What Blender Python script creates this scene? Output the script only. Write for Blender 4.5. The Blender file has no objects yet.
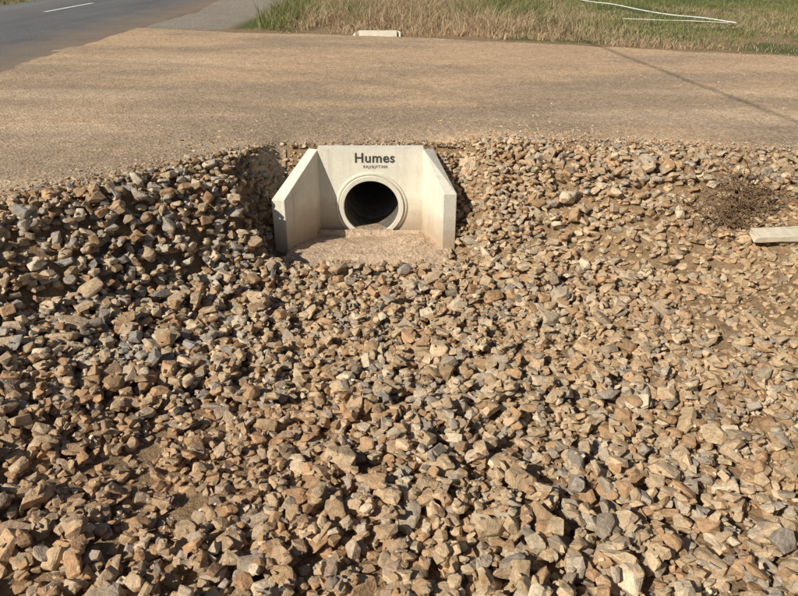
import bpy, bmesh, math, random
import numpy as np
from mathutils import Vector, Matrix
random.seed(7); rng=np.random.default_rng(11)
scene=bpy.context.scene
scene.view_settings.view_transform='Standard'; scene.view_settings.look='None'; scene.view_settings.exposure=0

# ------------------------------------------------------------ helpers
_perm=rng.random((256,256))
def vnoise(x,y):
    x=np.asarray(x,float); y=np.asarray(y,float)
    xi=np.floor(x).astype(int); yi=np.floor(y).astype(int)
    fx=x-xi; fy=y-yi; fx=fx*fx*(3-2*fx); fy=fy*fy*(3-2*fy)
    g=lambda a,b:_perm[a&255,b&255]
    return (g(xi,yi)*(1-fx)+g(xi+1,yi)*fx)*(1-fy)+(g(xi,yi+1)*(1-fx)+g(xi+1,yi+1)*fx)*fy
def fbm(x,y,o=4):
    s=0;a=.5;t=0
    for i in range(o):
        s=s+a*vnoise(np.asarray(x)*2**i+17.3*i,np.asarray(y)*2**i+5.1*i); t+=a; a*=.5
    return s/t
def sst(a,b,x):
    t=np.clip((x-a)/(b-a),0,1); return t*t*(3-2*t)
def make_mesh(name,V,F,cols=None,mat=None,smooth=False,parent=None):
    me=bpy.data.meshes.new(name); V=np.asarray(V,np.float32); F=np.asarray(F,np.int32)
    k=F.shape[1]
    me.vertices.add(len(V)); me.vertices.foreach_set('co',V.ravel())
    me.loops.add(F.size); me.loops.foreach_set('vertex_index',F.ravel())
    me.polygons.add(len(F)); me.polygons.foreach_set('loop_start',np.arange(0,F.size,k,dtype=np.int32))
    me.polygons.foreach_set('loop_total',np.full(len(F),k,np.int32))
    me.update(calc_edges=True)
    me.polygons.foreach_set('use_smooth',np.full(len(F),smooth))
    if cols is not None:
        a=me.color_attributes.new('Col','FLOAT_COLOR','POINT')
        c=np.ones((len(V),4),np.float32); c[:,:3]=cols; a.data.foreach_set('color',c.ravel())
    me.validate()
    ob=bpy.data.objects.new(name,me); scene.collection.objects.link(ob)
    if mat: me.materials.append(mat)
    if parent: ob.parent=parent
    return ob
class NT:
    def __init__(s,name):
        s.m=bpy.data.materials.new(name); s.m.use_nodes=True; s.t=s.m.node_tree; s.n=s.t.nodes
        s.b=s.n['Principled BSDF']; s.b.inputs['Specular IOR Level'].default_value=.2
        s.tc=s.n.new('ShaderNodeTexCoord')
    def link(s,a,b): s.t.links.new(a,b)
    def noise(s,scale,detail=4,rough=.6,vec=None,stretch=None):
        n=s.n.new('ShaderNodeTexNoise'); n.inputs['Scale'].default_value=scale; n.inputs['Detail'].default_value=detail; n.inputs['Roughness'].default_value=rough
        if stretch:
            mp=s.n.new('ShaderNodeMapping'); mp.inputs['Scale'].default_value=stretch; s.link(s.tc.outputs['Object'],mp.inputs['Vector']); s.link(mp.outputs[0],n.inputs['Vector'])
        else: s.link(s.tc.outputs['Object'],n.inputs['Vector'])
        return n.outputs['Fac']
    def voro(s,scale,out='Distance',feature='F1'):
        n=s.n.new('ShaderNodeTexVoronoi'); n.feature=feature; n.inputs['Scale'].default_value=scale
        s.link(s.tc.outputs['Object'],n.inputs['Vector']); return n.outputs[out]
    def ramp(s,fac,stops):
        r=s.n.new('ShaderNodeValToRGB'); s.link(fac,r.inputs['Fac'])
        e=r.color_ramp.elements
        while len(e)<len(stops): e.new(.5)
        for i,(p,c) in enumerate(stops):
            e[i].position=p; e[i].color=(*c,1)
        return r.outputs['Color']
    def mix(s,f,a,b,mode='MIX'):
        n=s.n.new('ShaderNodeMix'); n.data_type='RGBA'; n.blend_type=mode; n.clamp_factor=True
        for v,i in ((f,0),(a,6),(b,7)):
            if hasattr(v,'links'): s.link(v,n.inputs[i])
            elif i==0: n.inputs[0].default_value=v
            else: n.inputs[i].default_value=(*v,1)
        return n.outputs[2]
    def math(s,op,a,b):
        n=s.n.new('ShaderNodeMath'); n.operation=op
        for v,i in ((a,0),(b,1)):
            if hasattr(v,'links'): s.link(v,n.inputs[i])
            else: n.inputs[i].default_value=v
        return n.outputs[0]
    def attr(s):
        n=s.n.new('ShaderNodeVertexColor'); n.layer_name='Col'; return n.outputs['Color']
    def bump(s,h,dist,strength=1,prev=None):
        n=s.n.new('ShaderNodeBump'); n.inputs['Distance'].default_value=dist; n.inputs['Strength'].default_value=strength
        s.link(h,n.inputs['Height'])
        if prev is not None: s.link(prev,n.inputs['Normal'])
        return n.outputs[0]
    def fin(s,col,rough=.9,nrm=None):
        s.link(col,s.b.inputs['Base Color']); s.b.inputs['Roughness'].default_value=rough
        if nrm is not None: s.link(nrm,s.b.inputs['Normal'])
        return s.m
G=lambda v:(v,v,v)

# ------------------------------------------------------------ materials
def mat_rock():
    m=NT('rock_stone'); c=m.attr()
    n1=m.noise(34,5,.65); n2=m.noise(150,3,.6)
    c=m.mix(1,c,m.ramp(n1,[(.3,G(.74)),(.7,G(1.28))]),'MULTIPLY')
    c=m.mix(.6,c,m.ramp(n2,[(.35,G(.7)),(.65,G(1.25))]),'MULTIPLY')
    c=m.mix(m.ramp(m.noise(14,4,.7),[(.53,G(0)),(.74,G(.42))]),c,(.42,.255,.12))
    nb=m.bump(n1,.012,.8); nb=m.bump(n2,.003,.7,nb)
    return m.fin(c,.85,nb)
def mat_terrain():
    m=NT('soil_and_turf'); c=m.attr()
    c=m.mix(1,c,m.ramp(m.noise(14,6,.7),[(.3,G(.65)),(.7,G(1.3))]),'MULTIPLY')
    c=m.mix(.8,c,m.ramp(m.voro(75),[(.05,G(1.2)),(.6,G(.7))]),'MULTIPLY')
    nb=m.bump(m.noise(30,6,.7),.03,.8)
    return m.fin(c,.95,nb)
def mat_drive():
    m=NT('compacted_gravel'); c=m.attr()
    c=m.mix(1,c,m.ramp(m.noise(1.1,6,.65,stretch=(.6,1.3,1)),[(.3,G(.87)),(.7,G(1.1))]),'MULTIPLY')
    c=m.mix(1,c,m.ramp(m.noise(9,6,.7),[(.3,G(.84)),(.7,G(1.13))]),'MULTIPLY')
    vc=m.voro(52,'Color')
    c=m.mix(.8,c,m.ramp(vc,[(.1,G(.64)),(.5,G(1.0)),(.9,G(1.32))]),'MULTIPLY')
    c=m.mix(.4,c,m.ramp(m.noise(160,3,.7),[(.35,G(.65)),(.65,G(1.25))]),'MULTIPLY')
    nb=m.bump(m.voro(52),.006,.9); nb=m.bump(m.noise(18,6,.75),.014,.8,nb)
    return m.fin(c,.95,nb)
def mat_asphalt():
    m=NT('asphalt')
    c=m.ramp(m.noise(.8,5,.6,stretch=(1.5,.25,1)),[(.3,(.135,.133,.138)),(.7,(.20,.197,.195))])
    c=m.mix(.8,c,m.ramp(m.voro(90,'Color'),[(.1,G(.6)),(.9,G(1.35))]),'MULTIPLY')
    sx=m.n.new('ShaderNodeSeparateXYZ'); m.link(m.tc.outputs['Object'],sx.inputs[0])
    h=m.math('ADD',sx.outputs['X'],m.math('MULTIPLY',m.noise(1.2,5,.7),1.6))
    h=m.math('MULTIPLY',m.math('ADD',h,5.0),.8)
    c=m.mix(m.ramp(h,[(0,G(0)),(1,G(.6))]),c,(.42,.30,.19))
    return m.fin(c,.85,m.bump(m.voro(90),.006,.8))
def mat_concrete(name,base,dirt=True,zhi=.2):
    m=NT(name)
    c=m.mix(m.ramp(m.noise(5,6,.65),[(.35,G(0)),(.7,G(1))]),base,tuple(b*.86 for b in base))
    c=m.mix(.5,c,m.ramp(m.noise(60,4,.7),[(.3,G(.82)),(.7,G(1.08))]),'MULTIPLY')
    c=m.mix(m.ramp(m.noise(6,4,.6,stretch=(3,3,.35)),[(.50,G(0)),(.75,G(.42))]),c,(.46,.40,.30))
    if dirt:
        sx=m.n.new('ShaderNodeSeparateXYZ'); m.link(m.tc.outputs['Object'],sx.inputs[0])
        h=m.math('ADD',sx.outputs['Z'],m.math('MULTIPLY',m.noise(9,5,.7),-.24))
        c=m.mix(m.ramp(h,[(0,G(.75)),(zhi,G(0))]),c,(.44,.31,.19))
    pit=m.ramp(m.voro(130),[(.0,G(0)),(.12,G(1))])
    nb=m.bump(m.noise(45,5,.7),.004,.5); nb=m.bump(pit,.0015,.5,nb)
    return m.fin(c,.85,nb)
def mat_grass():
    m=NT('grass_blades'); c=m.attr()
    m.b.inputs['Specular IOR Level'].default_value=.25
    m.link(c,m.b.inputs['Base Color']); m.b.inputs['Roughness'].default_value=.6
    tr=m.n.new('ShaderNodeBsdfTranslucent'); m.link(c,tr.inputs['Color'])
    mx=m.n.new('ShaderNodeMixShader'); mx.inputs[0].default_value=.3
    m.link(m.b.outputs[0],mx.inputs[1]); m.link(tr.outputs[0],mx.inputs[2]); m.link(mx.outputs[0],m.n['Material Output'].inputs['Surface'])
    return m.m
def mat_simple(name,col,var=.2,rough=.7,scale=20):
    m=NT(name); n=m.noise(scale,5,.65)
    c=m.ramp(n,[(.3,tuple(x*(1-var) for x in col)),(.7,tuple(min(1,x*(1+var)) for x in col))])
    return m.fin(c,rough,m.bump(n,.003,.5))
M_rock=mat_rock();M_ter=mat_terrain();M_drv=mat_drive();M_asp=mat_asphalt();M_gr=mat_grass()
M_con=mat_concrete('precast_concrete',(.84,.80,.67),zhi=.22); M_ring=mat_concrete('pipe_concrete',(.78,.74,.62),dirt=False)
M_pipe_shaded=mat_concrete('pipe_shaded_concrete',(.14,.125,.10),dirt=False)  # pipe concrete darkened: shade inside the bore is put into the colour

# ------------------------------------------------------------ terrain functions
XC=-.21; YB=5.0; ZB=-.715
def edge(x):
    x=np.asarray(x,float)
    return np.interp(x,[-9,-4.6,-3.6,-2.5,-2.0,-1.69,-1.3,-.8,.3,2.7,6,12],[3.0,3.05,3.2,3.62,3.93,4.22,4.58,5.02,5.08,4.74,4.4,4.2])+.14*(fbm(x*1.7,3.3)-.5)*sst(.5,1.0,np.abs(x-XC))
def faredge(x):
    return np.interp(x,[-4.6,-2.7,.8,5.25,10,20],[13.3,12.6,11.7,9.7,8.2,6.5])
def half(y): return .39+np.clip((YB-y)/.37,0,1.0)*.17
def outer(s,y):
    f=np.clip((YB+.11-y)/.5,0,1); return .465+f*((.22) if s<0 else .15)
def zter(x,y):
    x=np.asarray(x,float);y=np.asarray(y,float)
    d=x-XC
    bl=sst(.5,3.3,-d)*.58; br=sst(.6,5.0,d)*.46
    base=-.64+bl+br+.10*sst(3.5,.5,y)+ .10*(fbm(x*.9,y*.9)-.5)+.05*(fbm(x*4,y*4,3)-.5)
    dr=edge(x)-y
    w=np.interp(np.abs(d),[.5,1.5,3],[.8,1.05,1.3])
    t=sst(-.02,1,dr/w)
    z=base*t
    z=np.where(dr<0,0,z)
    z=z-.05*(1-sst(.55,.95,np.abs(d)))*(1-sst(5.2,5.8,y))*(y>4.9)
    lim=ZB+.62-.56*np.clip((YB+.13-y)/.5,0,1.2)
    lim=lim+1.2*sst(.66,1.15,np.abs(d))
    z=np.where((y>4.3)&(y<5.13),np.minimum(z,lim),z)
    ins=(np.abs(d)<half(y)+.045)&(y>4.45)&(y<5.045)
    z=np.where(ins,ZB-.02,z)
    ap=(1-sst(.4,.62,np.abs(d)))*sst(4.1,4.5,y)*(y<=4.5)
    z=z*(1-ap)+(ZB-.0)*ap
    far=sst(0,4,y-faredge(x))
    z=z+np.where(y>faredge(x),.12*(fbm(x*.25,y*.25)-.5)*far,0)
    z=z+np.where(x<-9.6,.12*sst(-9.7,-10.6,x),0)
    return z
PIT=math.radians(27)
def hit(u,v):
    """where a sight line leaving the standpoint meets the ground (used to site the loose items)"""
    xu=(u-399)/691; yu=(298-v)/691; d=(xu,math.cos(PIT)+yu*math.sin(PIT),-math.sin(PIT)+yu*math.cos(PIT))
    t=1
    while t<30:
        x,y,z=d[0]*t,d[1]*t,1.3+d[2]*t
        if z<surf(x,y): break
        t+=.01
    return x,y
def axis(lo,hi,fl,fh,st):
    a=list(np.arange(fl,fh+1e-6,st)); s=st
    v=fh
    while v<hi: s*=1.18; v+=s; a.append(v)
    v=fl; s=st; p=[]
    while v>lo: s*=1.18; v-=s; p.append(v)
    return np.array(p[::-1]+a)
xs=axis(-700,700,-5,6,.045); ys=axis(-300,900,-.5,14,.045)
X,Y=np.meshgrid(xs,ys); Z=zter(X,Y)
n1=fbm(X*1.3,Y*1.3); n2=fbm(X*.35+9,Y*.35)
soil=np.array([.38,.255,.145]); green=np.array([.13,.155,.055]); dry=np.array([.38,.27,.155]); grey=np.array([.38,.33,.27])
C=np.zeros(X.shape+(3,)); C[:]=soil
C*= (0.85+.3*n1)[...,None]
gm=(sst(-.1,.5,Y-faredge(X)+.6*(n1-.5)))*sst(-3.2,-2.8,X)
gm=np.maximum(gm,sst(-9.5,-9.8,X)); gm=np.maximum(gm,sst(5.5,6.5,X)*sst(4.6,4,Y)); 
gcol=dry+(green-dry)*sst(.42,.6,n2*.7+.3*n1+.12*sst(1,4,X)-.05)[...,None]
C=C*(1-gm[...,None])+gcol*gm[...,None]
sh=sst(-2.8,-3.2,X)*sst(12.4,13.3,Y)*(X>-4.7)
C=C*(1-sh[...,None])+grey*(.8+.4*n1)[...,None]*sh[...,None]
nx,ny=len(xs),len(ys)
idx=np.arange(nx*ny).reshape(ny,nx)
F=np.stack([idx[:-1,:-1],idx[:-1,1:],idx[1:,1:],idx[1:,:-1]],-1).reshape(-1,4)
cx=(X[:-1,:-1]+X[1:,1:]).ravel()/2; cy=(Y[:-1,:-1]+Y[1:,1:]).ravel()/2
hole=(np.abs(cx-XC)<.46)&(cy>4.99)&(cy<5.11)
F=F[~hole]
make_mesh('ground',np.stack([X.ravel(),Y.ravel(),Z.ravel()],-1),F,C.reshape(-1,3),M_ter,True)

# ------------------------------------------------------------ driveway
xs=np.concatenate([np.arange(-4.75,8,.05),np.arange(8,30,.4)]); ys=np.arange(2.6,13.9,.05)
X,Y=np.meshgrid(xs,ys)
dn=Y-edge(X); df=faredge(X)-Y; dd=np.minimum(dn,df)+.25*(fbm(X*2.5,Y*2.5)-.5)
h=-.05+.066*sst(-.02,.30,dd)
h=h+.022*(fbm(X*.9,Y*1.3,4)-.5)+.008*(fbm(X*8,Y*8,3)-.5)
h=h-.045*(1-sst(.5,.95,np.abs(X-XC)))*(1-sst(5.15,5.7,Y))
h=np.where(dn<.4,np.minimum(h,zter(X,Y)+.022),h)
Z=h
n=fbm(X*.6,Y*1.4,4); n3=fbm(X*.35+3,Y*2.0+7,4)
tan=np.array([.56,.395,.25]); gb=np.array([.41,.305,.21]); pale=np.array([.65,.49,.335])
k=sst(.40,.68,n+.22*sst(9,5.2,Y)*sst(1.5,-1.5,X)-.05)
C=tan+(gb-tan)*k[...,None]
k2=sst(.52,.72,n3)*.5; C=C+(pale-C)*k2[...,None]
for R0,am in ((6.6,.45),(8.1,.45),(9.4,.3)):
    rr_=np.hypot(X+5.2,(Y-.6)*.95); w_=np.exp(-((rr_-R0+.5*(fbm(X*.5,Y*.5)-.5))/.16)**2)*am*(.3+1.3*fbm(X*2,Y*2))
    C=C*(1-w_[...,None])+gb*.82*w_[...,None]
keep=(dn>-.12)&(df>-.3)
near2=(np.abs(X-XC)<.62)&(Y<5.11)
keep&=~near2
idx=np.arange(X.size).reshape(X.shape)
kf=keep[:-1,:-1]&keep[1:,1:]&keep[:-1,1:]&keep[1:,:-1]
F=np.stack([idx[:-1,:-1],idx[:-1,1:],idx[1:,1:],idx[1:,:-1]],-1)[kf]
make_mesh('gravel_driveway',np.stack([X.ravel(),Y.ravel(),Z.ravel()],-1),F,C.reshape(-1,3),M_drv,True)

# ------------------------------------------------------------ asphalt road and markings
ys=np.concatenate([np.arange(-120,0,2.),np.arange(0,25,.12),np.arange(25,300,3.)])
V=[];Fa=[]
for i,y in enumerate(ys):
    r=-4.62+.16*(float(fbm(y*1.3,2.2))-.5)+.12*(float(fbm(y*6,8.2))-.5); l=-9.7+.1*(float(fbm(y*1.1,5.2))-.5)
    for x,z in ((l-.05,-.02),(l,.02),(-8.5,.03),(-7.2,.05),(-5.9,.035),(r,.020),(r+.12,-.02)): V.append((x,y,z))
    if i:
        for k in range(6): a=(i-1)*7+k; Fa.append((a,a+1,a+8,a+7))
make_mesh('asphalt_road',V,Fa,None,M_asp,True)
V=[];Fa=[]
def rz(x): return float(np.interp(x,[-8.5,-7.2,-5.9],[.03,.05,.035]))+.005
for s in range(-10,20):
    a=15.9+s*9; b=a+2.6; i=len(V)
    for (x,y) in ((-7.62,a),(-7.5,a),(-7.5,b),(-7.62,b)): V.append((x,y,rz(x)))
    Fa.append((i,i+1,i+2,i+3))
mk=mat_simple('road_paint',(.70,.70,.68),.2,.7,9)
make_mesh('road_marking',V,Fa,None,mk)

# ------------------------------------------------------------ headwall
def build_headwall(name,loc,rot,text=True,sc=1):
    root=bpy.data.objects.new(name,None); scene.collection.objects.link(root)
    root.location=loc; root.rotation_euler=(0,0,rot); root.scale=(sc,sc,sc)
    H=.69; W=.39; T=.11; R=.235; zc=.25
    bm=bmesh.new()
    angs=sorted(set([2*math.pi*i/72 for i in range(72)]+[math.atan2(a-zc,b)%(2*math.pi) for a,b in ((H,W),(H,-W),(0,-W),(0,W))]))
    def rect(a):
        c,s=math.cos(a),math.sin(a); t=1e9
        if c>1e-9:t=min(t,W/c)
        if c<-1e-9:t=min(t,-W/c)
        if s>1e-9:t=min(t,(H-zc)/s)
        if s<-1e-9:t=min(t,-zc/s)
        return t*c,zc+t*s
    L=[]
    for a in angs:
        x1,z1=R*math.cos(a),zc+R*math.sin(a); x2,z2=rect(a)
        L.append([bm.verts.new(p) for p in ((x1,0,z1),(x2,0,z2),(x2,T,z2),(x1,T,z1))])
    for i in range(len(L)):
        A,B=L[i],L[(i+1)%len(L)]
        for k in range(4):
            k2=(k+1)%4; bm.faces.new((A[k],B[k],B[k2],A[k2]))
    bmesh.ops.recalc_face_normals(bm,faces=bm.faces)
    me=bpy.data.meshes.new('back_wall'); bm.to_mesh(me); bm.free(); me.materials.append(M_con)
    o=bpy.data.objects.new('back_wall',me); scene.collection.objects.link(o); o.parent=root
    for s in (-1,1):
        he=.435 if s<0 else .48
        D=-.40; sp=.20 if s<0 else .13
        P=[(s*(W-.004),0.006),(s*(W+.075),T-.002),(s*(W+sp),D),(s*(W+sp+.095),D+.02)]
        b=[P[0],P[2],P[3],P[1]]
        hs=[H+.001,he,he-.004,H-.02]
        bm=bmesh.new()
        lo=[bm.verts.new((p[0],p[1],-.08)) for p in b]; hi=[bm.verts.new((p[0],p[1],hh)) for p,hh in zip(b,hs)]
        bm.faces.new(lo);bm.faces.new(hi)
        for i in range(4): j=(i+1)%4; bm.faces.new((lo[i],lo[j],hi[j],hi[i]))
        bmesh.ops.recalc_face_normals(bm,faces=bm.faces)
        bmesh.ops.bevel(bm,geom=bm.edges[:],offset=.005,segments=2,affect='EDGES',profile=.5)
        me=bpy.data.meshes.new('wing_wall'); bm.to_mesh(me); bm.free(); me.materials.append(M_con)
        o=bpy.data.objects.new('wing_wall',me); scene.collection.objects.link(o); o.parent=root
    bm=bmesh.new()
    pts=[(-W-.01,-.003),(W+.01,-.003),(W+.14,-.40),(W+.12,-.43),(-W-.18,-.43),(-W-.2,-.40)]
    lo=[bm.verts.new((x,y,-.09)) for x,y in pts]; hi=[bm.verts.new((x,y,.008)) for x,y in pts]
    bm.faces.new(lo);bm.faces.new(hi)
    for i in range(6): j=(i+1)%6; bm.faces.new((lo[i],lo[j],hi[j],hi[i]))
    bmesh.ops.recalc_face_normals(bm,faces=bm.faces)
    me=bpy.data.meshes.new('floor_slab'); bm.to_mesh(me); bm.free(); me.materials.append(M_con)
    o=bpy.data.objects.new('floor_slab',me); scene.collection.objects.link(o); o.parent=root
    bm=bmesh.new(); prof=[(.206,.30),(.206,-.022),(.210,-.028),(.240,-.028),(.244,-.022),(.245,-.006),(.250,-.006),(.252,-.014),(.264,-.012),(.269,.001)]
    N=72; rings=[]
    for i in range(N):
        a=2*math.pi*i/N; w=1+.006*math.sin(3*a+1)
        rings.append([bm.verts.new((r*w*math.cos(a),y,zc+r*w*math.sin(a))) for r,y in prof])
    for i in range(N):
        A,B=rings[i],rings[(i+1)%N]
        for k in range(len(prof)-1):
            f=bm.faces.new((A[k],B[k],B[k+1],A[k+1])); f.smooth=False
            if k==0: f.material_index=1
    me=bpy.data.meshes.new('pipe_collar'); bm.to_mesh(me); bm.free(); me.materials.append(M_ring); me.materials.append(M_pipe_shaded)
    o=bpy.data.objects.new('pipe_collar',me); scene.collection.objects.link(o); o.parent=root
    if text:
        ink=mat_simple('stencil_ink',(.075,.072,.07),.5,.8,60)
        for nm,body,size,x,z,off,spc in (('stencil_lettering','Humes',.100,.03,.592,.0022,1.07),('stencil_code','RRJ(B)FT300',.030,.035,.548,.0,1.15)):
            cu=bpy.data.curves.new(nm,'FONT'); cu.body=body; cu.size=size; cu.align_x='CENTER'; cu.extrude=.0006; cu.offset=off; cu.space_character=spc
            t=bpy.data.objects.new(nm,cu); scene.collection.objects.link(t)
            bpy.context.view_layer.update()
            me=bpy.data.meshes.new_from_object(t); bpy.data.objects.remove(t)
            t=bpy.data.objects.new(nm,me); scene.collection.objects.link(t); me.materials.clear(); me.materials.append(ink)
            t.parent=root; t.location=(x,-.0015,z); t.rotation_euler=(math.pi/2,0,0)
    return root
hw=build_headwall('concrete_headwall',(XC,YB,ZB),0)
hw2=build_headwall('concrete_headwall',(-.34,11.9,-.45),math.pi,False,.78)
V=[];Fa=[];N=64;L0,L1=YB+.29,12.0
prof=[(.204,L0),(.204,L1),(.24,L1),(.24,L0)]
for i in range(N):
    a=2*math.pi*i/N
    for r,y in prof: V.append((XC+r*math.cos(a),y,ZB+.25+r*math.sin(a)))
for i in range(N):
    j=(i+1)%N
    for k in range(4): k2=(k+1)%4; Fa.append((i*4+k,j*4+k,j*4+k2,i*4+k2))
make_mesh('culvert_pipe',V,Fa,None,M_pipe_shaded,True)
xs=np.linspace(-.66,.66,110); ys=np.linspace(-.66,.32,110); X,Y=np.meshgrid(xs,ys)
wv=np.where(Y>-.04,.165,half(Y+YB)+.03)
Zs=.024+.03*(fbm(X*4+3,Y*4)-.5)+.01*(fbm(X*20,Y*20)-.5)+.04*sst(.0,-.4,Y)+.05*np.exp(-((X-.3)**2+(Y+.2)**2)/.03)
Zs=Zs-.10*sst(-.47,-.66,Y)
inpipe=Y>-.05
Zs=np.where(inpipe,.080-.06*sst(-.02,.32,Y)+.02*(fbm(X*7,Y*5)-.5),Zs)
keep=np.abs(X)<wv
idx=np.arange(X.size).reshape(X.shape); kf=keep[:-1,:-1]&keep[1:,1:]&keep[:-1,1:]&keep[1:,:-1]
F=np.stack([idx[:-1,:-1],idx[:-1,1:],idx[1:,1:],idx[1:,:-1]],-1)[kf]
silt=np.array([.54,.40,.28])*np.ones((X.size,3))*(.85+.3*fbm(X*6,Y*6)).reshape(-1,1)
make_mesh('silt_deposit',np.stack([X.ravel()+XC,Y.ravel()+YB,Zs.ravel()+ZB],-1),F,silt,M_drv,True)

# ------------------------------------------------------------ rocks
def variant(seed,npt,bev=True):
    r=random.Random(seed); bm=bmesh.new(); P=[]
    tries=0
    while len(P)<npt and tries<400:
        tries+=1
        v=Vector((r.gauss(0,1),r.gauss(0,1),r.gauss(0,1))).normalized()
        if any((v-q).length<.5 for q in P): continue
        P.append(v)
    for v in P:
        e=.6; v=Vector([math.copysign(abs(c)**e,c) for c in v])*r.uniform(.37,.47); bm.verts.new(v)
    ret=bmesh.ops.convex_hull(bm,input=bm.verts)
    bmesh.ops.delete(bm,geom=[g for g in ret['geom_interior'] if isinstance(g,bmesh.types.BMVert)],context='VERTS')
    bmesh.ops.dissolve_limit(bm,angle_limit=math.radians(20),verts=bm.verts,edges=bm.edges)
    if bev: bmesh.ops.bevel(bm,geom=bm.edges[:],offset=.03,segments=1,affect='EDGES')
    bmesh.ops.triangulate(bm,faces=bm.faces)
    bm.verts.index_update()
    V=np.array([v.co[:] for v in bm.verts]); F=np.array([[v.index for v in f.verts] for f in bm.faces]); bm.free()
    V+=np.array([[r.gauss(0,.009) for _ in range(3)] for _ in range(len(V))])
    return V,F
VAR=[variant(100+i,random.choice([10,11,12,13,14])) for i in range(80)]
VARS=[variant(500+i,random.choice([9,10,12]),False) for i in range(40)]
SMALL=[]
for i in range(20):
    r=random.Random(i+900); bm=bmesh.new()
    for k in range(8): bm.verts.new(Vector((r.gauss(0,1),r.gauss(0,1),r.gauss(0,1))).normalized()*.5)
    ret=bmesh.ops.convex_hull(bm,input=bm.verts); bmesh.ops.triangulate(bm,faces=bm.faces); bm.verts.index_update()
    SMALL.append((np.array([v.co[:] for v in bm.verts]),np.array([[v.index for v in f.verts] for f in bm.faces]))); bm.free()
def rotm(yaw,tx,ty):
    return np.array(Matrix.Rotation(yaw,3,'Z')@Matrix.Rotation(tx,3,'X')@Matrix.Rotation(ty,3,'Y'))
PAL=np.array([[.48,.355,.225],[.54,.41,.27],[.43,.375,.30],[.33,.30,.265],[.47,.285,.155],[.39,.235,.13],[.64,.54,.39],[.23,.20,.165],[.57,.435,.275],[.43,.285,.165]])
PW=np.array([.18,.16,.13,.07,.11,.08,.09,.03,.09,.06])
class Acc:
    def __init__(s): s.V=[];s.F=[];s.C=[];s.n=0
    def add(s,var,M,loc,col):
        V,F=var; W=V@M.T+loc; s.V.append(W); s.F.append(F+s.n); s.n+=len(V); s.C.append(np.broadcast_to(col,(len(V),3)))
    def build(s,name,mat): return make_mesh(name,np.concatenate(s.V),np.concatenate(s.F),np.concatenate(s.C),mat,False)
def dirtmask(x,y):
    d=.85*np.exp(-(((x-2.3)/1.0)**2+((y-3.4)/.8)**2))+.65*np.exp(-(((x+1.0)/.5)**2+((y-2.0)/.4)**2))+.5*np.exp(-(((x+.45)/.3)**2+((y-3.2)/.9)**2))+.5*np.exp(-(((x+1.5)/.4)**2+((y-1.5)/.2)**2))
    return float(np.clip(d+1.0*(fbm(x*1.3+4,y*1.3)-.54),0,1))
gx0,gy0,gs=-4.6,-.3,.0125
gxs=np.arange(gx0,5.4,gs); gys=np.arange(gy0,5.4,gs); GX,GY=np.meshgrid(gxs,gys); H=zter(GX,GY); H0=H.copy()
def surf(x,y):
    iy=int((y-gy0)/gs); ix=int((x-gx0)/gs)
    if 0<=iy<H.shape[0] and 0<=ix<H.shape[1]: return float(H[iy,ix])
    return float(zter(x,y))
acc=Acc(); cnt=0
for i in range(52000):
    if i<48000:
        y=random.uniform(.6,5.25); x=random.uniform(-4.4,4.6)
    else:
        y=random.uniform(4.35,5.2); x=XC+random.choice((-1,1))*random.uniform(.46,1.25)
    hwid=.577*(.89*y+.85)+.75
    if abs(x)>hwid: continue
    e=float(edge(x)); prob=1
    over=y-(e-.02)
    if over>0: prob=max(0,.5-over*1.8)
    if x<-3.3: prob*=max(0,1-(-3.3-x)/.9)
    dm=dirtmask(x,y)
    ad=abs(x-XC); s_=-1 if x<XC else 1
    nearw=ad<1.3 and y>4.3
    if nearw: dm*=.3
    prob*=1-.5*dm
    if random.random()>prob: continue
    d=min(.125,max(.024,random.lognormvariate(math.log(.0515),.35)))
    if x<-.8 and y>2.6: d*=1.15
    if over>-.1: d=min(d,.055)
    if over>.03: d=min(d,.036)
    if i>=48000: d=min(d,.06)
    d*=1-.2*dm
    if 4.56<y<5.12 and ad<float(outer(s_,y))+d*.40: continue
    if 5.1<=y and ad<.5: continue
    if y>4.38 and y<=4.56 and ad<.66+d*.3:
        if ad<.5 or random.random()<.5: continue
    ix=int((x-gx0)/gs); iy=int((y-gy0)/gs); rr=max(1,int(d*.42/gs))
    y0,y1,x0,x1=max(0,iy-rr),iy+rr+1,max(0,ix-rr),ix+rr+1
    P=H[y0:y1,x0:x1]
    if P.size==0: continue
    base=float(np.percentile(P,55)); t0=float(H0[min(iy,H0.shape[0]-1),min(ix,H0.shape[1]-1)])
    lim=.085
    if over>-.25: lim=.05
    if base-t0>lim: continue
    if nearw: base=max(base,t0)
    flat=random.uniform(.42,.72)
    sc=(d*random.uniform(1.1,1.42),d*random.uniform(.8,1.08),d*flat)
    hh=d*flat*.42
    zc=base+hh*.6-dm*hh*.7
    M=rotm(random.uniform(0,6.28),random.gauss(0,.38),random.gauss(0,.38))@np.diag(sc)
    yy=(np.arange(y0,y0+P.shape[0])-iy)*gs; xx=(np.arange(x0,x0+P.shape[1])-ix)*gs
    rho=(xx[None,:]**2+yy[:,None]**2)/(d*.5)**2
    cap=np.where(rho<1,zc+hh*np.sqrt(np.clip(1-rho,0,1)),-9)
    H[y0:y1,x0:x1]=np.maximum(P,cap)
    col=PAL[rng.choice(10,p=PW)]*random.uniform(.74,1.2)
    s=np.array([.48,.34,.20]); k=min(.85,.12+.75*dm*random.uniform(.6,1.1)+ (.12 if x>0 else 0))
    if x<0 and y<2.6: s=np.array([.43,.265,.145]); k=min(.85,k+.15)
    col=col*(1-k)+s*k*random.uniform(.85,1.2)
    if x<-1 and y>2.6: col=col*np.array([.97,.99,1.03])
    acc.add(random.choice(VAR if d>.045 else VARS),M,np.array([x,y,zc]),col); cnt+=1
print('rocks',cnt)
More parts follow.
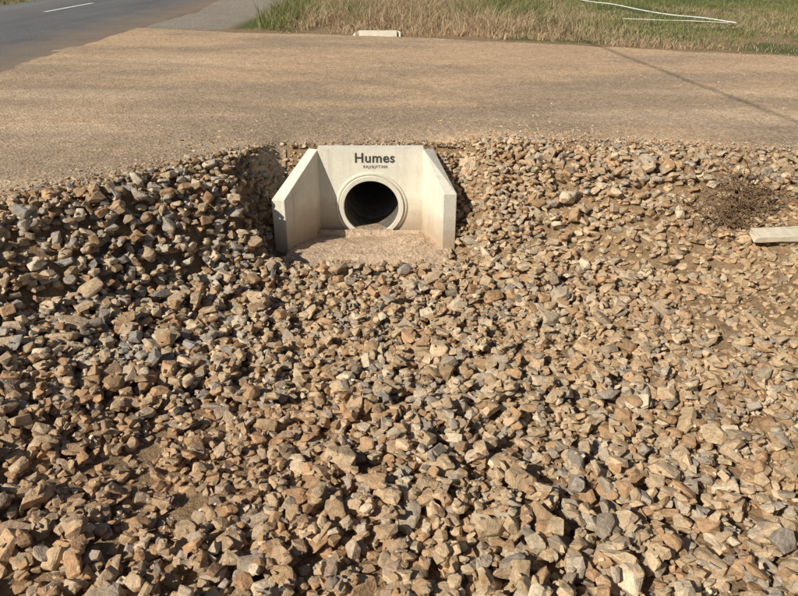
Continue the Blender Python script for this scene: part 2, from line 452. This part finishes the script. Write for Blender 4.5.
for i in range(16000):
    if i<8500:
        y=random.uniform(.6,5.1); x=random.uniform(-3.8,4.4); d=random.uniform(.012,.030)
        if abs(x)>.577*(.89*y+.85)+.6: continue
        if y>float(edge(x)): continue
        ad=abs(x-XC); s_=-1 if x<XC else 1
        if y>4.56 and ad<float(outer(s_,y))+.015: 
            if random.random()<.85 or ad>.34: continue
            z=ZB+.035
        else: z=surf(x,y)
    else:
        x=random.uniform(-4.5,6.5); y=float(edge(x))+random.expovariate(1/.38)-.02; d=random.uniform(.010,.026)*(1 if random.random()<.95 else 1.5)
        if y>float(faredge(x)): continue
        if y<5.13 and abs(x-XC)<.52: continue
        z=.014 if abs(x-XC)>1.2 else min(.014,float(zter(x,y))+.012)
    z+=d*.12
    col=PAL[rng.choice(10,p=PW)]*random.uniform(.85,1.25)
    M=rotm(random.uniform(0,6.28),random.gauss(0,.4),random.gauss(0,.4))@np.diag((d*1.15,d*.9,d*.6))
    acc.add(random.choice(SMALL),M,np.array([x,y,z]),col)
for i in range(6500):
    x=random.uniform(-4.5,7); y=random.uniform(4.5,12.8)
    if y<float(edge(x))+.2 or y>float(faredge(x)): continue
    if abs(x-XC)<1 and y<5.8: continue
    d=random.uniform(.008,.022)
    acc.add(random.choice(SMALL),rotm(random.uniform(0,6.28),0,0)@np.diag((d*1.15,d*.9,d*.5)),np.array([x,y,.016+d*.1]),PAL[rng.choice(10,p=PW)]*random.uniform(.9,1.3))
acc.build('rock_riprap',M_rock)

# ------------------------------------------------------------ grass
def blades(name,px,py,hgt,wid,col,lean=.5):
    n=len(px); pz=zter(px,py)-.01
    a=rng.uniform(0,2*np.pi,n); b=rng.uniform(0,2*np.pi,n); ln=hgt*rng.uniform(.05,1,n)*lean
    dx,dy=np.cos(a)*wid/2,np.sin(a)*wid/2; lx,ly=np.cos(b)*ln,np.sin(b)*ln
    V=np.zeros((n,5,3))
    V[:,0]=np.stack([px-dx,py-dy,pz],-1);V[:,1]=np.stack([px+dx,py+dy,pz],-1)
    mx,my,mz=px+lx*.35,py+ly*.35,pz+hgt*.6
    V[:,2]=np.stack([mx+dx*.8,my+dy*.8,mz],-1);V[:,3]=np.stack([mx-dx*.8,my-dy*.8,mz],-1)
    V[:,4]=np.stack([px+lx,py+ly,pz+hgt],-1)
    i=np.arange(n)[:,None]*5
    F=np.concatenate([i+np.array([[0,1,2]]),i+np.array([[0,2,3]]),i+np.array([[3,2,4]])])
    return make_mesh(name,V.reshape(-1,3),F,np.repeat(col,5,axis=0),M_gr,False)
def tufted(n,x0,x1,y0,y1,per,spread):
    tx=rng.uniform(x0,x1,n);ty=rng.uniform(y0,y1,n)
    px=np.repeat(tx,per)+rng.normal(0,spread,n*per); py=np.repeat(ty,per)+rng.normal(0,spread,n*per)
    return px,py,np.repeat(rng.uniform(0,1,n),per)
straw=np.array([.60,.48,.30]); brn=np.array([.45,.30,.19]); grn=np.array([.16,.19,.065]); ygr=np.array([.36,.34,.14])
px,py,r=tufted(7500,-2.9,5.0,11.0,20,13,.055)
nn=fbm(px*.7+5,py*.7)
ok=(py>faredge(px)+.05+1.5*(fbm(px*1.2,3.3)-.5))&(fbm(px*1.5,py*1.5)>.42)&(px>-2.8+.3*nn)
tall=sst(5.0,1.5,px)
ok&=rng.random(len(px))<(.25+.75*tall)
ok&=~((np.abs(px+.33)<.42)&(py<12.05))
px,py,r,nn,tall=px[ok],py[ok],r[ok],nn[ok],tall[ok]
hg=(.05+.36*r**2*tall)*rng.uniform(.4,1.3,len(px))*(.35+.65*sst(0,1.2,py-faredge(px)))
g=sst(.60,.74,nn+.3*(r-.5)+.18*sst(-1.0,-2.2,px))[:,None]
base=straw+(brn-straw)*(rng.random((len(px),1))*.8); gc=ygr+(grn-ygr)*rng.random((len(px),1))
col=(base*(1-g)+gc*g)*rng.uniform(.7,1.25,(len(px),1))
blades('dry_grass',px,py,hg,.008+.004*r,col,1.2)
px,py,r=tufted(16000,2.0,16,8.2,25,10,.07)
nn=fbm(px*.8,py*.8); m2=fbm(px*.3+2,py*.3+9)
ok=(py>faredge(px)+.1+1.6*(fbm(px*1.2,3.3)-.5)); ok&=(rng.random(len(px))<sst(.32,.54,nn)*.92+.08)
px,py,r,nn,m2=px[ok],py[ok],r[ok],nn[ok],m2[ok]
g=np.clip(sst(.36,.52,m2+.3*(nn-.5)+.35*(r-.5)+.06)*sst(.3,1.5,py-faredge(px)),.0,1)[:,None]
base=straw+(brn-straw)*rng.random((len(px),1)); gc=ygr+(grn-ygr)*(.1+.8*rng.random((len(px),1)))
col=(base*(1-g)+gc*g)*rng.uniform(.75,1.25,(len(px),1))
hg=(.03+.09*r)*rng.uniform(.5,1.2,len(px))
blades('paddock_grass',px,py,hg,.009+.003*r,col,1.0)
px,py,r=tufted(3500,-16,-9.5,10,34,10,.08)
nn=fbm(px*.6,py*.6); g=sst(.4,.55,nn)[:,None]; base=straw; col=(base*(1-g)+ygr*g)*rng.uniform(.6,1.1,(len(px),1))
blades('verge_grass',px,py,(.06+.12*r),np.full(len(px),.014),col,.9)

# ------------------------------------------------------------ dead branch litter on right bank
def tubes(name,paths,mat,parent=None,sides=5):
    V=[];Fa=[]
    for pts,r0,r1 in paths:
        n=len(pts); st=len(V)
        for i,p in enumerate(pts):
            p=Vector(p); q=Vector(pts[min(i+1,n-1)])-Vector(pts[max(i-1,0)]); q.normalize()
            u=q.orthogonal().normalized(); w=q.cross(u); r=r0+(r1-r0)*i/(n-1)
            for k in range(sides):
                a=2*math.pi*k/sides; V.append(tuple(p+u*(r*math.cos(a))+w*(r*math.sin(a))))
        for i in range(n-1):
            for k in range(sides):
                k2=(k+1)%sides; Fa.append((st+i*sides+k,st+i*sides+k2,st+(i+1)*sides+k2,st+(i+1)*sides+k))
    return make_mesh(name,V,Fa,None,mat,True,parent)
paths=[]
cx0,cy0=hit(738,218)
for i in range(130):
    a=random.gauss(2.6,.5) if random.random()<.65 else random.uniform(0,6.28); L=random.uniform(.12,.42)
    x,y=cx0+random.gauss(.02,.12),cy0+random.gauss(0,.07)
    pts=[];up=random.uniform(.05,.75); z0=surf(x,y)
    for k in range(7):
        t=k/6; xx,yy=x+math.cos(a)*L*t,y+math.sin(a)*L*t*.6
        pts.append((xx,yy,max(z0,surf(xx,yy)-.01)+.008+up*L*math.sin(t*2.4)*.7)); a+=random.gauss(0,.16)
    paths.append((pts,random.uniform(.0022,.005),.001))
tubes('dead_branch_pile',paths,mat_simple('dead_twig',(.22,.145,.085),.4,.9,40))

# ------------------------------------------------------------ concrete slab offcut at right
root=bpy.data.objects.new('concrete_slab_offcut',None); scene.collection.objects.link(root)
bm=bmesh.new()
prof=[(0,0),(.11,0),(.112,.034),(.106,.040),(.006,.038),(0,.034)]
NS=18; L=.6; rows=[]
for i in range(NS+1):
    t=i/NS; jit=.003
    rows.append([bm.verts.new((t*L+(random.uniform(-.016,.016) if i in(0,NS) else 0),a+random.uniform(-jit,jit),b+random.uniform(-jit,jit)*.7)) for a,b in prof])
for i in range(NS):
    for k in range(6):
        k2=(k+1)%6; bm.faces.new((rows[i][k],rows[i+1][k],rows[i+1][k2],rows[i][k2]))
bm.faces.new(rows[0]);bm.faces.new(rows[-1]); bmesh.ops.recalc_face_normals(bm,faces=bm.faces)
me=bpy.data.meshes.new('slab'); bm.to_mesh(me); bm.free(); me.materials.append(mat_concrete('weathered_concrete',(.70,.62,.48),dirt=False))
o=bpy.data.objects.new('slab',me); scene.collection.objects.link(o); o.parent=root
bx,by=hit(752,258)
zz=np.mean([surf(bx+.3*t,by+.06) for t in (0,.3,.6,1)])
root.location=(bx,by,float(zz)-.008); root.rotation_euler=(math.radians(10),math.radians(-3),math.radians(-2))

# ------------------------------------------------------------ white poly pipe lying in the paddock
wp=mat_simple('white_poly',(.72,.72,.68),.15,.5,5)
def lay(pts,z):
    out=[]
    for i in range(len(pts)-1):
        a,b=Vector(pts[i]),Vector(pts[i+1]); 
        for k in range(12):
            p=a.lerp(b,k/12); out.append((p.x+.02*math.sin(p.y*1.1),p.y,float(zter(p.x,p.y))+z+.01*math.sin(p.y*2+p.x)))
    return out
tubes('irrigation_pipe',[(lay([(5.95,13.1),(5.3,15.6),(4.7,18),(4.2,21),(3.6,26)],.07),.011,.011)],wp,None,8)
tubes('irrigation_pipe',[(lay([(5.9,13.3),(5.0,13.75),(4.2,14.2)],.05),.006,.006)],wp,None,6)

# ------------------------------------------------------------ sun, sky
EL,AZL=math.radians(37),math.radians(49)
sd=Vector((-math.sin(AZL)*math.cos(EL),-math.cos(AZL)*math.cos(EL),math.sin(EL)))
sl=bpy.data.lights.new('sun','SUN'); sl.energy=5.0; sl.angle=math.radians(.5); sl.color=(1,.93,.81)
so=bpy.data.objects.new('sun',sl); scene.collection.objects.link(so); so.rotation_euler=(-sd).to_track_quat('-Z','Y').to_euler(); so.location=sd*30
w=bpy.data.worlds.new('World'); scene.world=w; w.use_nodes=True; nt=w.node_tree
sk=nt.nodes.new('ShaderNodeTexSky'); sk.sky_type='NISHITA'; sk.sun_disc=False; sk.sun_elevation=EL; sk.sun_rotation=math.pi+AZL
nt.links.new(sk.outputs[0],nt.nodes['Background'].inputs[0]); nt.nodes['Background'].inputs[1].default_value=.05

# ------------------------------------------------------------ overhead power line (casts the thin line across the driveway)
pl=bpy.data.objects.new('overhead_power_line',None); scene.collection.objects.link(pl)
hz=5.2
def up(x,y): 
    t=hz/sd.z; return (x+sd.x*t,y+sd.y*t)
A=up(2.96,9.7);B=up(3.25,5.65)
dx=(A[0]-B[0])/(A[1]-B[1])
def at(y,z): return (A[0]+(y-A[1])*dx,y,z)
pts=[at(y,hz+.9*((y-6)/32)**2) for y in np.linspace(-26,38,60)]
tubes('cable',[(pts,.012,.012)],mat_simple('cable_black',(.05,.05,.05),.1),pl,6)
wood=mat_simple('pole_timber',(.23,.18,.13),.3,.9,12)
for y in (-26,38):
    x0,_,z0=at(y,hz+.9*((y-6)/32)**2)
    tubes('pole',[([(x0-.16,y,-.5),(x0-.16,y,3),(x0-.16,y,7.2)],.15,.10)],wood,pl,14)
    tubes('crossarm',[([(x0-1.1,y,z0-.06),(x0,y,z0-.06),(x0+1.1,y,z0-.06)],.05,.05)],wood,pl,6)

# ------------------------------------------------------------ camera
cd=bpy.data.cameras.new('camera'); co=bpy.data.objects.new('camera',cd); scene.collection.objects.link(co)
cd.sensor_width=36; cd.lens=31.17; cd.clip_end=2000; cd.clip_start=.05
co.location=(0,0,1.3); co.rotation_euler=(math.radians(63),0,0)
scene.camera=co
